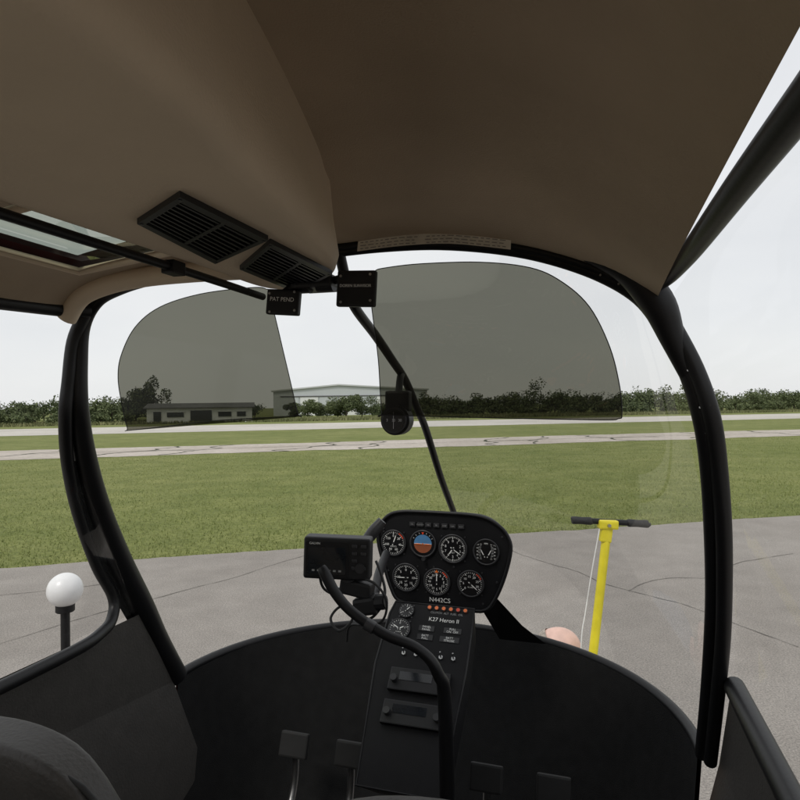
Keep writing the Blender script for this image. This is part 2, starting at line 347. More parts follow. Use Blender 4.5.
def gauge(e,c,r,nums,ticks,ang,sub='',n2=None,red=False,start=0,end=360):
    torus('bezel',c,r,r*.07,.006,M_ring,e)
    cyl('dial',(c[0],c[1],.004),r*.97,.004,M_face,e)
    ring_ticks(e,c,r,ticks,.0066,a0=start,a1=end)
    for i,t in enumerate(nums):
        a=R(90-(start+(end-start)*i/len(nums))); text('dial_number',t,(c[0]+math.cos(a)*r*.56,c[1]+math.sin(a)*r*.56,.0068),r*.25,M_white,e)
    if sub: text('dial_label',sub,(c[0],c[1]-r*.28,.0068),r*.16,M_white,e)
    for a in range(4):
        q=R(45+90*a); cyl('bezel_screw',(c[0]+math.cos(q)*r*1.22,c[1]+math.sin(q)*r*1.22,.001),.0025,.003,M_ring,e,seg=10)
    if red:
        v=[];f=[]
        for i in range(8):
            a0=R(60-i*5)
            for rr in (r*.86,r*.95): v.append((c[0]+rr*math.cos(a0),c[1]+rr*math.sin(a0),.0072))
        for i in range(7): f.append((2*i,2*i+1,2*i+3,2*i+2))
        mesh('red_arc',v,f,M_red,e)
    needle(e,c,r,ang)
    if n2 is not None: needle(e,c,r*.7,n2,w=.0018)
gauge(pan,(-.133,.044),.037,['0','20','40','60','80','100','120'],35,20,'KNOTS',red=True)
# attitude indicator
c=(-.042,.047); torus('bezel',c,.038,.0028,.006,M_ring,pan); cyl('dial',(c[0],c[1],.004),.037,.004,M_face,pan)
def half(name,c,r,up,m,z):
    v=[(c[0]+r*math.cos(math.pi*i/24),c[1]+(1 if up else -1)*r*math.sin(math.pi*i/24),z) for i in range(25)]
    mesh(name,v,[tuple(range(25)) if up else tuple(range(24,-1,-1))],m,pan)
half('horizon_sky',c,.027,True,M_blue,.0068); half('horizon_ground',c,.027,False,M_brown,.0068)
box('horizon_line',(c[0],c[1],.0072),(.052,.0012,.0004),M_white,pan,bev=0)
box('aircraft_bar',(c[0]-.014,c[1]-.001,.008),(.014,.0022,.001),M_orange,pan,bev=0); box('aircraft_bar',(c[0]+.014,c[1]-.001,.008),(.014,.0022,.001),M_orange,pan,bev=0)
cyl('aircraft_dot',(c[0],c[1],.008),.002,.001,M_orange,pan,seg=12); cyl('caging_knob',(c[0]+.004,c[1]-.042,.010),.006,.016,M_ring,pan)
mesh('bank_pointer',[(c[0],c[1]+.026,.0076),(c[0]-.004,c[1]+.034,.0076),(c[0]+.004,c[1]+.034,.0076)],[(0,2,1)],M_red,pan)
for i in range(7):
    a=R(30+20*i); box('bank_mark',(c[0]+.032*math.cos(a),c[1]+.032*math.sin(a),.0068),(.004,.0009,.0004),M_white,pan,rot=(0,0,a),bev=0)
gauge(pan,(.048,.038),.040,list('0123456789'),50,125,'ALT',n2=215)
# engine and rotor dual tachometer: two upright scales joined at the top
c=(.145,.035); torus('bezel',c,.036,.0026,.006,M_ring,pan); cyl('dial',(c[0],c[1],.004),.035,.004,M_face,pan)
for s in (-1,1):
    v=[];f=[]
    for i in range(11):
        y=c[1]-.020+.0042*i; L=.006 if i%2==0 else .0035; x=c[0]+s*(.012+.004*math.sin(i/10*math.pi)); k=len(v)
        v+=[(x,y,.0068),(x+s*L,y,.0068),(x+s*L,y+.0008,.0068),(x,y+.0008,.0068)]; f.append((k,k+1,k+2,k+3) if s>0 else (k+3,k+2,k+1,k))
    mesh('scale_ticks',v,f,M_white,pan)
    for i in range(5): text('scale_number',str(110-10*i),(c[0]+s*.0245,c[1]+.020-.0095*i,.0068),.0055,M_white,pan)
    needle(pan,(c[0]+s*.006,c[1]-.01),.028,s*28)
text('scale_label','RPM',(c[0],c[1]+.024,.0068),.006,M_white,pan)
gauge(pan,(-.094,-.056),.040,['0','5','10','15','20','15','10','5'],40,268,'UP',)
gauge(pan,(0,-.062),.038,['N','3','6','E','12','15','S','21','24','W','30','33'],36,0,'',red=True)
mesh('heading_bug',[(-.006,-.034,.0085),(.006,-.034,.0085),(0,-.026,.0085)],[(0,1,2)],M_orange,pan)
gauge(pan,(.100,-.059),.037,['0','5','10','15','20','25','30'],28,130,'IN HG',start=-130,end=150,red=True)
for i in range(7):
    box('warning_light',(-.075+i*.0245,.103,.003),(.018,.012,.006),M_ring,pan,bev=.001)
    text('warning_label',['OIL','CLUTCH','MR','TR','CHIP','FUEL','GOV'][i],(-.075+i*.0245,.103,.0065),.0055,M_grey,pan)
text('registration','N442CS',(.008,-.116,.002),.0185,M_white,pan)
for x,y in ((-.165,.085),(.19,.08),(.175,-.05),(-.15,-.04),(.05,-.015),(-.01,-.02),(.135,-.115)): cyl('panel_screw',(x,y,.002),.003,.003,M_ring,pan,seg=10)
# lower console, continuous with the panel
con=empty('lower_console',AIR@Matrix.Translation((-.44,1.792,-.571))@Matrix.Rotation(R(44),4,'X'))
cl=[(-.118,-.012),(.118,-.012),(.118,-.20),(.10,-.50),(-.11,-.50),(-.135,-.20),(-.128,-.05)]
extrude_poly('console_body',cl,0,-.16,M_panel,con,s1=.9)
tube('console_edge',[(a,b,0) for a,b in cl],.003,M_black,con,n=1,closed=True)
for i in range(6):
    x=-.012+i*.021; cyl('warning_lamp',(x,-.023,.003),.0052,.006,M_orange if i!=4 else M_red,con,seg=16); torus('lamp_ring',(x,-.023),.0060,.0010,.005,M_ring,con)
text('console_lettering','CLUTCH  ALT  FUEL  OIL',(.04,-.036,.001),.0085,M_grey,con)
gauge(con,(-.078,-.040),.021,['0','5','10'],15,40); gauge(con,(-.088,-.098),.031,['0','2','4','6','8'],25,300,'CLOCK',n2=60)
text('type_lettering','K27 Heron II',(.035,-.057,.001),.0165,M_white,con)
for x,y,w in ((-.01,-.086,.045),(.065,-.086,.05),(-.01,-.112,.045),(.06,-.112,.055)):
    box('label_plate',(x,y,.001),(w,.016,.002),M_face,con,bev=0)
    for k in range(2): text('label_print',random.choice(['ON  OFF','PULL','BATT','STROBE','PANEL','GOV ON']),(x,y+.004-.008*k,.0026),.0085,M_white,con)
for i in range(5):
    x=-.06+i*.035; cyl('toggle_nut',(x,-.165,.003),.006,.006,M_metal,con,seg=6); cyl('toggle_lever',(x,-.162,.013),.0022,.02,M_metal,con,rot=(R(-20),0,0),seg=10)
for i in range(2):
    y=-.24-.085*i; box('radio_face',(0,y,.008),(.165,.06,.016),M_plast,con,bev=.003); box('radio_display',(-.01,y+.008,.0168),(.09,.022,.001),M_screen,con,bev=0)
    for x in (-.066,.066): cyl('radio_knob',(x,y-.004,.024),.009,.018,M_ring,con,seg=20)
# side gusset of the panel
mesh('panel_gusset',[(.12,-.12,-.01),(.17,-.095,-.01),(.235,-.20,-.10),(.30,-.27,-.16),(.16,-.27,-.16)],[(0,1,2,3,4)],M_panel,pan)
mesh('panel_gusset_left',[(-.12,-.11,-.05),(-.15,-.27,-.16),(-.05,-.30,-.16),(-.02,-.12,-.05)],[(0,1,2,3)],M_panel,pan)
# ------------------------------------------------------------ gps navigator on bracket
gps=empty('gps_navigator',AIR@Matrix.Translation((-.545,1.3,-.341))@Matrix.Rotation(R(12),4,'Z')@Matrix.Rotation(R(90),4,'X')@Matrix.Rotation(R(-1.5),4,'Z'))
box('case',(0,0,-.022),(.152,.094,.044),M_plast,gps,bev=.008,seg=4)
box('screen_bezel',(-.022,-.001,.0008),(.098,.078,.002),M_black,gps,bev=.001)
box('screen',(-.022,-.004,.0022),(.086,.060,.001),M_screen,gps,bev=0)
text('maker_lettering','GALVIN',(-.05,.0335,.0022),.007,M_white,gps)
for i in range(4):
    box('key',(.040,.030-.016*i,.002),(.012,.008,.004),M_ring,gps,bev=.002); 
    if i!=2: box('key',(.060,.030-.016*i,.002),(.012,.008,.004),M_ring,gps,bev=.002)
cyl('rocker_pad',(.053,-.018,.003),.011,.005,M_ring,gps,bev=.001)
for i in range(6): box('screen_icon',(-.052+.012*i,-.026,.003),(.006,.004,.0004),M_grey,gps,bev=0)
brk=empty('gps_mount',AIR)
cyl('ball_joint',(-.525,1.345,-.385),.020,.05,M_plast,brk,rot=(R(70),0,0),bev=.004)
box('clamp_body',(-.515,1.35,-.415),(.075,.04,.035),M_plast,brk,rot=(0,R(8),0),bev=.006)
box('clamp_jaw',(-.490,1.35,-.452),(.055,.05,.04),M_plast,brk,rot=(0,R(-12),0),bev=.008)
cyl('clamp_knob',(-.455,1.34,-.44),.018,.025,M_plast,brk,rot=(0,R(80),0),seg=12,bev=.003)
cyl('clamp_bolt',(-.545,1.34,-.42),.006,.03,M_metal,brk,rot=(0,R(90),0),seg=12)
tube('mount_arm',[(-.50,1.35,-.45),(-.51,1.45,-.46),(-.54,1.58,-.44),(-.56,1.70,-.42)],.012,M_plast,brk)
tube('data_cable',[(-.60,1.33,-.39),(-.60,1.36,-.43),(-.555,1.38,-.46),(-.53,1.36,-.49),(-.555,1.34,-.515),(-.585,1.36,-.495),(-.56,1.38,-.47),(-.50,1.36,-.49),(-.46,1.34,-.46),(-.445,1.34,-.42),(-.46,1.36,-.385),(-.48,1.38,-.36)],.0032,M_rubber,brk,n=8,res=3)
tube('power_cable',[(-.52,1.33,-.385),(-.46,1.31,-.39),(-.435,1.32,-.43),(-.45,1.34,-.48),(-.50,1.38,-.51),(-.56,1.42,-.53),(-.60,1.5,-.60)],.0028,M_rubber,brk,n=8,res=3)
tube('spare_grip',[(-.60,1.62,-.380),(-.575,1.63,-.345),(-.552,1.64,-.315)],0,M_ring,brk,radii=[.014,.017,.013])
# ------------------------------------------------------------ cyclic stick
cyc=empty('cyclic_stick',AIR)
tube('stick_tube',[(-.538,1.2,-.333),(-.530,1.2,-.345),(-.507,1.2,-.383),(-.469,1.2,-.420),(-.398,1.2,-.458),(-.335,1.21,-.482),(-.295,1.22,-.53),(-.285,1.25,-.65),(-.29,1.30,-1.28)],0,M_black,cyc,radii=[.008,.0115,.0110,.0105,.0105,.0105,.012,.015,.018])
cyl('grip_collar',(-.43,1.2,-.444),.0125,.02,M_ring,cyc,rot=(0,R(-65),0))
# ------------------------------------------------------------ front seats
def seat(u):
    e=empty('pilot_seat',AIR)
    bm=bmesh.new(); bmesh.ops.create_cube(bm,size=1); bmesh.ops.subdivide_edges(bm,edges=bm.edges[:],cuts=7,use_grid_fill=True)
    for v in bm.verts:
        x,y,z=v.co*2
        wz=.245-.03*max(0,z)**3; th=.05*(1-.35*max(0,abs(x))**3)*(1-.3*max(0,z)**4)
        ch=.03*math.cos(x*math.pi*1.0*2)*0.3
        v.co=(x*wz*(1-.08*abs(z)**6), y*th+.02*x*x*-1+ch*.3-.05*z, .30*z-.05*abs(x)**4*(1 if z>.5 else 0))
    o=bm_obj('backrest',bm,M_seat,e,smooth=True,loc=(u,.72,-.745)); s=o.modifiers.new('s','SUBSURF'); s.levels=s.render_levels=1
    bm=bmesh.new(); bmesh.ops.create_cube(bm,size=1); bmesh.ops.bevel(bm,geom=bm.edges[:],offset=.12,segments=4,affect='EDGES')
    for v in bm.verts: v.co=(v.co.x*.48,v.co.y*.48,v.co.z*.13)
    bm_obj('cushion',bm,M_seat,e,smooth=True,loc=(u,.98,-.97))
    box('seat_base',(u,.95,-1.16),(.46,.44,.25),M_seat,e,bev=.01)
    tube('piping',[(u-.22,.70,-1.0),(u-.235,.665,-.75),(u-.20,.645,-.50),(u,.64,-.462),(u+.20,.645,-.50),(u+.235,.665,-.75),(u+.22,.70,-1.0)],.004,M_rubber,e)
    box('map_pocket',(u,.672,-.84),(.34,.012,.22),M_seat,e,rot=(R(8),0,0),bev=.005)
seat(-.14); seat(-.79)
# ------------------------------------------------------------ tow bar
tow=empty('tow_bar')
T=Vector((.918,2.8,1.268)); B=Vector((.742,2.72,.14))
def ax(t): return tuple(T.lerp(B,t))
tube('shaft',[ax(-.005),ax(.5),ax(1)],.0195,M_yellow,tow,n=1,res=8)
tube('crossbar',[(.80,2.8,1.279),(1.05,2.8,1.263)],.013,M_black,tow,n=1)
for x0,x1,z0,z1 in ((.757,.845,1.2815,1.2765),(1.005,1.097,1.2655,1.260)): tube('grip',[(x0,2.8,z0),(x0+.006,2.8,z0),((x0+x1)/2,2.8,(z0+z1)/2),(x1-.005,2.8,z1),(x1,2.8,z1)],0,M_rubber,tow,radii=[.012,.0175,.016,.0175,.012],n=3)
box('head_plate',(.915,2.795,1.262),(.085,.05,.040),M_yellow,tow,rot=(0,R(3),0),bev=.008)
box('gusset',(.905,2.79,1.22),(.05,.03,.07),M_yellow,tow,rot=(0,R(8),0),bev=.006)
cyl('clevis_bolt',(.912,2.765,1.262),.008,.014,M_metal,tow,rot=(R(90),0,0),seg=6)
tube('axle',[(.60,2.70,.12),(.88,2.70,.12)],.012,M_metal,tow,n=1)
for x in (.60,.88):
    cyl('wheel',(x,2.70,.12),.115,.05,M_rubber,tow,rot=(0,R(90),0),bev=.015); cyl('hub',(x,2.70,.12),.05,.055,M_yellow,tow,rot=(0,R(90),0),bev=.004)
tube('lift_fork',[(.742,2.72,.14),(.73,2.62,.10),(.72,2.45,.09)],.018,M_yellow,tow)
tube('release_cable',[(.872,2.775,1.245),(.83,2.76,1.06),(.795,2.75,.88),(.775,2.74,.78),(.755,2.73,.5),(.742,2.71,.2)],.0025,M_white,tow,n=4,res=3)
# ------------------------------------------------------------ crouching ground crew member
man=empty('ground_crew_person')
def skin(name,J,E,m,sub=2,root=0):
    me=bpy.data.meshes.new(name); me.from_pydata([j[0] for j in J],E,[]); o=add(name,me,m,man)
    bpy.context.view_layer.objects.active=o; o.select_set(True)
    md=o.modifiers.new('skin','SKIN')
    for i,j in enumerate(J): me.skin_vertices[0].data[i].radius=(j[1],j[1] if len(j)<3 else j[2]); me.skin_vertices[0].data[i].use_root=(i==root)
    md.use_smooth_shade=True; s=o.modifiers.new('sub','SUBSURF'); s.levels=s.render_levels=sub; o.select_set(False)
    return o
skin('torso_and_sleeves',[((.10,3.10,.36),.14),((.22,3.06,.44),.135),((.38,3.0,.54),.15),((.50,2.96,.58),.15),((.58,2.93,.60),.07),
  ((.47,2.80,.54),.065),((.52,2.72,.40),.052),((.56,3.12,.52),.065),((.63,3.10,.36),.052)],[(0,1),(1,2),(2,3),(3,4),(3,5),(5,6),(3,7),(7,8)],M_shirt)
skin('legs',[((.10,3.10,.34),.145),((.14,2.98,.28),.10),((.45,2.93,.33),.075),((.42,2.95,.12),.06),((.40,2.96,.07),.045),((.12,3.22,.26),.10),((.40,3.24,.08),.07),((.10,3.26,.07),.055),((-.02,3.26,.08),.045)],[(0,1),(1,2),(2,3),(3,4),(0,5),(5,6),(6,7),(7,8)],M_trou)
skin('shoe_front',[((.36,2.96,.05),.045),((.46,2.94,.045),.045),((.56,2.92,.035),.03)],[(0,1),(1,2)],M_shoe,1)
skin('shoe_rear',[((-.02,3.26,.10),.045),((-.06,3.27,.05),.045),((.02,3.26,.035),.03)],[(0,1),(1,2)],M_shoe,1)
skin('forearm_left',[((.51,2.73,.42),.042),((.60,2.70,.34),.036),((.69,2.705,.28),.028)],[(0,1),(1,2)],M_skin)
skin('forearm_right',[((.63,3.10,.38),.042),((.68,2.95,.32),.036),((.745,2.80,.27),.028)],[(0,1),(1,2)],M_skin)
for nm,b,dx in (('left',Vector((.70,2.705,.27)),1),('right',Vector((.745,2.79,.26)),0)):
    J=[(tuple(b),.026),((b.x+.035*dx,b.y-.03*(1-dx),b.z-.01),.034,.018)]; skin('palm_'+nm,J,[(0,1)],M_skin,1)
    for i in range(4):
        o_=Vector((b.x+.045*dx+.0,b.y-.04*(1-dx),b.z+.022-.016*i)); L=(.9,1,.95,.75)[i]
        skin('finger_%s_%d'%(nm,i+1),[(tuple(o_),.009),(tuple(o_+Vector((.022*L,-.014,0))),.009),(tuple(o_+Vector((.034*L,.008,-.004))),.008),(tuple(o_+Vector((.022*L,.022,-.006))),.007)],[(0,1),(1,2),(2,3)],M_skin,1)
    skin('thumb_'+nm,[((b.x+.01,b.y,b.z+.02),.011),((b.x+.03,b.y-.01,b.z+.045),.010),((b.x+.05,b.y+.005,b.z+.05),.008)],[(0,1),(1,2)],M_skin,1)
# head: looks down toward the tow bar foot
hd=bpy.data.objects.new('head_pivot',None); scn.collection.objects.link(hd); hd.parent=man
hd.matrix_local=Matrix.Translation((.70,2.88,.675))@Matrix.Rotation(R(-20),4,'Z')@Matrix.Rotation(R(55),4,'Y')
bm=bmesh.new(); bmesh.ops.create_uvsphere(bm,u_segments=48,v_segments=32,radius=1)
for v in bm.verts:   # x forward (face), z crown
    x,y,z=v.co; X=x*.098;Y=y*.076;Z=z*.115
    if z<0: Y*=1-.28*(-z)**1.2; X=X*(1-.25*(-z)) + .012*(-z)
    if x>0:
        X+=.022*math.exp(-((y/.14)**2+((z+.12)/.16)**2))      # nose
        X-=.010*math.exp(-(((abs(y)-.38)/.15)**2+((z-.05)/.12)**2))  # eye sockets
        X+=.006*math.exp(-((y/.35)**2+((z+.48)/.08)**2)); X+=.010*math.exp(-((y/.25)**2+((z+.82)/.15)**2))
        X+=.005*math.exp(-((y/.6)**2+((z-.22)/.08)**2))
    v.co=(X,Y,Z)
bm_obj('head',bm,M_skin,hd,smooth=True)
for s in (-1,1):
    bm=bmesh.new(); bmesh.ops.create_uvsphere(bm,u_segments=16,v_segments=12,radius=1)
    for v in bm.verts: v.co=(v.co.x*.018-.004*v.co.z,v.co.y*.008,v.co.z*.032)
    bm_obj('ear',bm,M_skin,hd,smooth=True,loc=(-.008,s*.076,-.01),rot=(0,0,s*R(-20)))
    bm=bmesh.new(); bmesh.ops.create_uvsphere(bm,u_segments=16,v_segments=12,radius=.011); bm_obj('eye',bm,M_white,hd,smooth=True,loc=(.076,s*.029,.006))
bm=bmesh.new(); bmesh.ops.create_uvsphere(bm,u_segments=48,v_segments=32,radius=1)
for v in bm.verts: v.co=(v.co.x*.101-.002,v.co.y*.079,v.co.z*.117)
bmesh.ops.delete(bm,geom=[v for v in bm.verts if not(v.co.x<-.005 and -.055<v.co.z<.02)],context='VERTS')
bm_obj('hair_fringe',bm,M_hair,hd,smooth=True)
skin('neck',[((.55,2.945,.60),.055),((.66,2.90,.63),.052)],[(0,1)],M_skin,1)
# ------------------------------------------------------------ globe light post beside the apron stand
gl=empty('globe_light_post')
bm=bmesh.new(); bmesh.ops.create_uvsphere(bm,u_segments=32,v_segments=24,radius=.085); bm_obj('globe',bm,M_globe,gl,smooth=True,loc=(-1.715,3.2,.89))
cyl('collar',(-1.715,3.2,.80),.045,.04,M_black,gl,bev=.004); tube('post',[(-1.715,3.2,.79),(-1.715,3.2,.02)],.022,M_black,gl,n=1); cyl('foot',(-1.715,3.2,.02),.10,.02,M_black,gl,bev=.004)
# ------------------------------------------------------------ ground
SL=.245
def ground_mat(name,cols,scales,bump,bs,rough=.95,extra=None):
    m,nt,b=nodes(name); b.inputs['Roughness'].default_value=rough; b.inputs['Specular IOR Level'].default_value=.15
    g=nt.nodes.new('ShaderNodeNewGeometry'); last=None
    for i,(ca,cb) in enumerate(cols):
        n=nt.nodes.new('ShaderNodeTexNoise'); n.inputs['Scale'].default_value=scales[i]; n.inputs['Detail'].default_value=6; n.inputs['Roughness'].default_value=.65
        nt.links.new(g.outputs['Position'],n.inputs['Vector'])
        cr=nt.nodes.new('ShaderNodeValToRGB'); cr.color_ramp.elements[0].position=.36; cr.color_ramp.elements[1].position=.64
        cr.color_ramp.elements[0].color=ca+(1,); cr.color_ramp.elements[1].color=cb+(1,); nt.links.new(n.outputs['Fac'],cr.inputs['Fac'])
        if last is None: last=cr.outputs['Color']
        else:
            mx=nt.nodes.new('ShaderNodeMix'); mx.data_type='RGBA'; mx.blend_type='MULTIPLY'; mx.inputs['Factor'].default_value=1
            nt.links.new(last,mx.inputs['A']); nt.links.new(cr.outputs['Color'],mx.inputs['B']); last=mx.outputs['Result']
    nt.links.new(last,b.inputs['Base Color'])
    n=nt.nodes.new('ShaderNodeTexNoise'); n.inputs['Scale'].default_value=bs; n.inputs['Detail'].default_value=5; nt.links.new(g.outputs['Position'],n.inputs['Vector'])
    bp=nt.nodes.new('ShaderNodeBump'); bp.inputs['Strength'].default_value=bump; bp.inputs['Distance'].default_value=.03; nt.links.new(n.outputs['Fac'],bp.inputs['Height']); nt.links.new(bp.outputs['Normal'],b.inputs['Normal'])
    return m
M_grass=ground_mat('grass_ground',[((.160,.190,.058),(.215,.235,.085)),((.80,.82,.78),(1.12,1.08,1.12)),((.70,.72,.70),(1.25,1.22,1.2))],[.16,1.1,14],.6,30)
M_asph=ground_mat('apron_asphalt',[((.285,.263,.238),(.345,.322,.295)),((.91,.91,.91),(1.05,1.05,1.05)),((.66,.66,.67),(1.28,1.27,1.26))],[.3,2.2,90],.4,110)
M_conc=ground_mat('taxiway_concrete',[((.42,.375,.325),(.52,.47,.42)),((.85,.85,.85),(1.1,1.1,1.1))],[.25,4],.3,30)
M_run=ground_mat('runway_concrete',[((.47,.445,.40),(.58,.55,.50)),((.9,.9,.9),(1.06,1.06,1.06))],[.1,2],.2,20)
M_tar=ground_mat('crack_tar',[((.06,.06,.05),(.10,.11,.07))],[4],.2,30)
M_fine=ground_mat('hairline_crack',[((.12,.11,.10),(.17,.16,.14))],[4],.2,30)
mesh('grass_field',[(-3000,-3000,0),(3000,-3000,0),(3000,3000,0),(-3000,3000,0)],[(0,1,2,3)],M_grass)
def strip(name,y0,y1,z,m,x0=-400,x1=400,j=.06,step=.4):
    v=[];f=[]; xs=list(np.arange(-40,40,step)); xs=[x0]+xs+[x1]
    a=0;b=0
    for x in xs:
        a=a*.8+random.gauss(0,j*.5); b=b*.8+random.gauss(0,j*.5)
        v+=[(x,y0+SL*x+(a if y0>0 else 0),z),(x,y1+SL*x+b,z)]
    for i in range(len(xs)-1): f.append((2*i,2*i+2,2*i+3,2*i+1))
    return mesh(name,v,f,m)
ap=strip('apron_pavement',-60,8.32,.012,M_asph,j=.03,step=.12)
tx=strip('taxiway',26.8,33.0,.008,M_conc,j=.16)
strip('runway',53,73,.008,M_run,j=.12)
def crack(cv,cf,pts,wd,z,jit=.03):
    P=cat([(x,y,z) for x,y in pts],5); k=len(cv)
    for i,p in enumerate(P):
        d=(P[min(i+1,len(P)-1)]-P[max(i-1,0)]).normalized(); nrm=Vector((-d.y,d.x,0))*wd*random.uniform(.4,1.2)*.5
        jx=Vector((random.gauss(0,jit),random.gauss(0,jit),0)); cv.extend([tuple(p+nrm+jx),tuple(p-nrm+jx)])
    for i in range(len(P)-1): cf.append((k+2*i,k+2*i+1,k+2*i+3,k+2*i+2))
cv=[];cf=[]
for x in (-24,-17,-12.5,-9.5,-4.8,-1.5,3.8,6.2,11,15,21,28):
    x1=x+random.uniform(-1,3); pts=[]
    for i in range(8):
        t=i/7; xx=x+(x1-x)*t+random.gauss(0,.35); pts.append((xx,27+SL*xx+5.9*t))
    crack(cv,cf,pts,.16,.014)
    if random.random()<.6: crack(cv,cf,[pts[3],(pts[3][0]+1.2,pts[3][1]+.6),(pts[3][0]+2.6,pts[3][1]+.5)],.12,.014)
crack(cv,cf,[(x,30+SL*x+random.gauss(0,.05)) for x in range(-40,41,2)],.07,.014)
o=mesh('crack_filler',cv,cf,M_tar); o.parent=tx
cv=[];cf=[]
for (x0,y0),(x1,y1) in (((-3.6,4.2),(-.9,7.9)),((1.0,8.3),(2.9,4.6)),((2.2,6.0),(4.6,7.4)),((-6.5,5.6),(-3.1,6.4))):
    crack(cv,cf,[(x0+(x1-x0)*i/9+random.gauss(0,.05),y0+(y1-y0)*i/9+random.gauss(0,.05)) for i in range(10)],.010,.0165,.004)
o=mesh('hairline_cracks',cv,cf,M_fine); o.parent=ap
# grass blades near the apron edge
def blades(name,N_,ymin,ymax,hmin,hmax,wd):
    y=ymin+(ymax-ymin)*rng.random(N_)**1.3; half=(y*.72+3); x=(rng.random(N_)*2-1)*half; yy=y+SL*x
    a=rng.random(N_)*6.283; h=hmin+(hmax-hmin)*rng.random(N_)**2; lean=rng.normal(0,.35,(N_,2))*h[:,None]
    V=np.zeros((N_,3,3)); dx=np.cos(a)*wd; dy=np.sin(a)*wd
    V[:,0]=np.stack([x-dx,yy-dy,np.zeros(N_)],1); V[:,1]=np.stack([x+dx,yy+dy,np.zeros(N_)],1); V[:,2]=np.stack([x+lean[:,0],yy+lean[:,1],h],1)
    me=bpy.data.meshes.new(name); me.vertices.add(N_*3); me.vertices.foreach_set('co',V.ravel()); me.loops.add(N_*3); me.loops.foreach_set('vertex_index',np.arange(N_*3,dtype=np.int32))
    me.polygons.add(N_); me.polygons.foreach_set('loop_start',np.arange(0,N_*3,3,dtype=np.int32)); me.update(calc_edges=True)
    return me
def leafmat(name,c0,c1,c2,nscale):
    m,nt,b=nodes(name); b.inputs['Roughness'].default_value=.7; b.inputs['Specular IOR Level'].default_value=.2
    g=nt.nodes.new('ShaderNodeNewGeometry'); n=nt.nodes.new('ShaderNodeTexNoise'); n.inputs['Scale'].default_value=nscale; n.inputs['Detail'].default_value=3
    nt.links.new(g.outputs['Position'],n.inputs['Vector'])
    ad=nt.nodes.new('ShaderNodeMath'); ad.operation='MULTIPLY_ADD'; ad.inputs[1].default_value=.35; nt.links.new(g.outputs['Random Per Island'],ad.inputs[0])
    m2=nt.nodes.new('ShaderNodeMath'); m2.operation='MULTIPLY'; m2.inputs[1].default_value=.75; nt.links.new(n.outputs['Fac'],m2.inputs[0]); nt.links.new(m2.outputs[0],ad.inputs[2])
    cr=nt.nodes.new('ShaderNodeValToRGB'); e=cr.color_ramp.elements; e[0].position=.25; e[1].position=.85; e[0].color=c0+(1,); e[1].color=c2+(1,); x=e.new(.55); x.color=c1+(1,)
    nt.links.new(ad.outputs[0],cr.inputs['Fac']); nt.links.new(cr.outputs['Color'],b.inputs['Base Color'])
    return m
M_blade=leafmat('grass_blade',(.14,.18,.048),(.195,.225,.07),(.29,.30,.13),.8)
add('grass_blades',blades('grass_blades',120000,8.34,26.5,.015,.055,.006),M_blade)
# ------------------------------------------------------------ trees
M_leafA=leafmat('tree_foliage',(.062,.085,.038),(.10,.125,.056),(.16,.185,.085),.16)
M_bark=mat('tree_bark',(.09,.07,.055),.9)
def crown_pts(c,rx,rz,n):
    subs=[(rng.normal(0,.42,3)*np.array([rx,rx,rz]),rng.uniform(.28,.55)) for _ in range(14)]
    out=[]
    for s,r_ in subs:
        k=n//14; d=rng.normal(size=(k,3)); d/=np.linalg.norm(d,axis=1)[:,None]; rr=r_*(rng.random(k)**.35)
        out.append(s+d*rr[:,None]*np.array([rx,rx,rz])*1.1)
    p=np.concatenate(out); p[:,2]=np.maximum(p[:,2],-rz*.95)
    return p+np.array(c)
def foliage(name,P,size,m,trunks):
    N_=len(P); a=rng.normal(size=(N_,3)); a/=np.linalg.norm(a,axis=1)[:,None]; b=np.cross(a,rng.normal(size=(N_,3))); b/=np.linalg.norm(b,axis=1)[:,None]
    s=(size*rng.uniform(.5,1.3,N_))[:,None]
    V=np.stack([P-a*s,P-b*s*.6,P+a*s,P+b*s*.6],1).reshape(-1,3)
    tv=[];tf=[]
    for (x,y,z0,h,r) in trunks:
        k=len(tv)
        for zz,rr in ((0,r),(h*.5,r*.75),(h,r*.3)):
            for i in range(6): tv.append((x+rr*math.cos(i*1.047)+zz*.03,y+rr*math.sin(i*1.047),z0+zz))
        for q in range(2):
            for i in range(6): tf.append((k+q*6+i,k+q*6+(i+1)%6,k+q*6+6+(i+1)%6,k+q*6+6+i))
        for lm in range(5):
            an=random.uniform(0,6.28); L=h*.5; z1=z0+h*random.uniform(.4,.7); j=len(tv); dx,dy=math.cos(an),math.sin(an)
            tv+= [(x,y,z1-r*.4),(x,y,z1+r*.4),(x+dx*L,y+dy*L,z1+L*.7),(x-dy*r*.4,y+dx*r*.4,z1)]; tf+= [(j,j+1,j+2),(j,j+3,j+2),(j+1,j+3,j+2)]
    nl=len(V); allV=np.concatenate([V,np.array(tv)]) if tv else V
    faces=[(4*i,4*i+1,4*i+2,4*i+3) for i in range(N_)]+[tuple(nl+i for i in f_) for f_ in tf]
    me=bpy.data.meshes.new(name); me.from_pydata(allV.tolist(),[],faces); me.materials.append(m); me.materials.append(M_bark)
    me.polygons.foreach_set('material_index',[0]*N_+[1]*len(tf)); me.update()
    o=bpy.data.objects.new(name,me); scn.collection.objects.link(o); return o
P=[];tr=[]
def tree(x,y,h,rx,n=900,low=.55):
    P.append(crown_pts((x,y,h*low),rx,h*.42,n)); tr.append((x,y,0,h*.6,.08+h*.01))
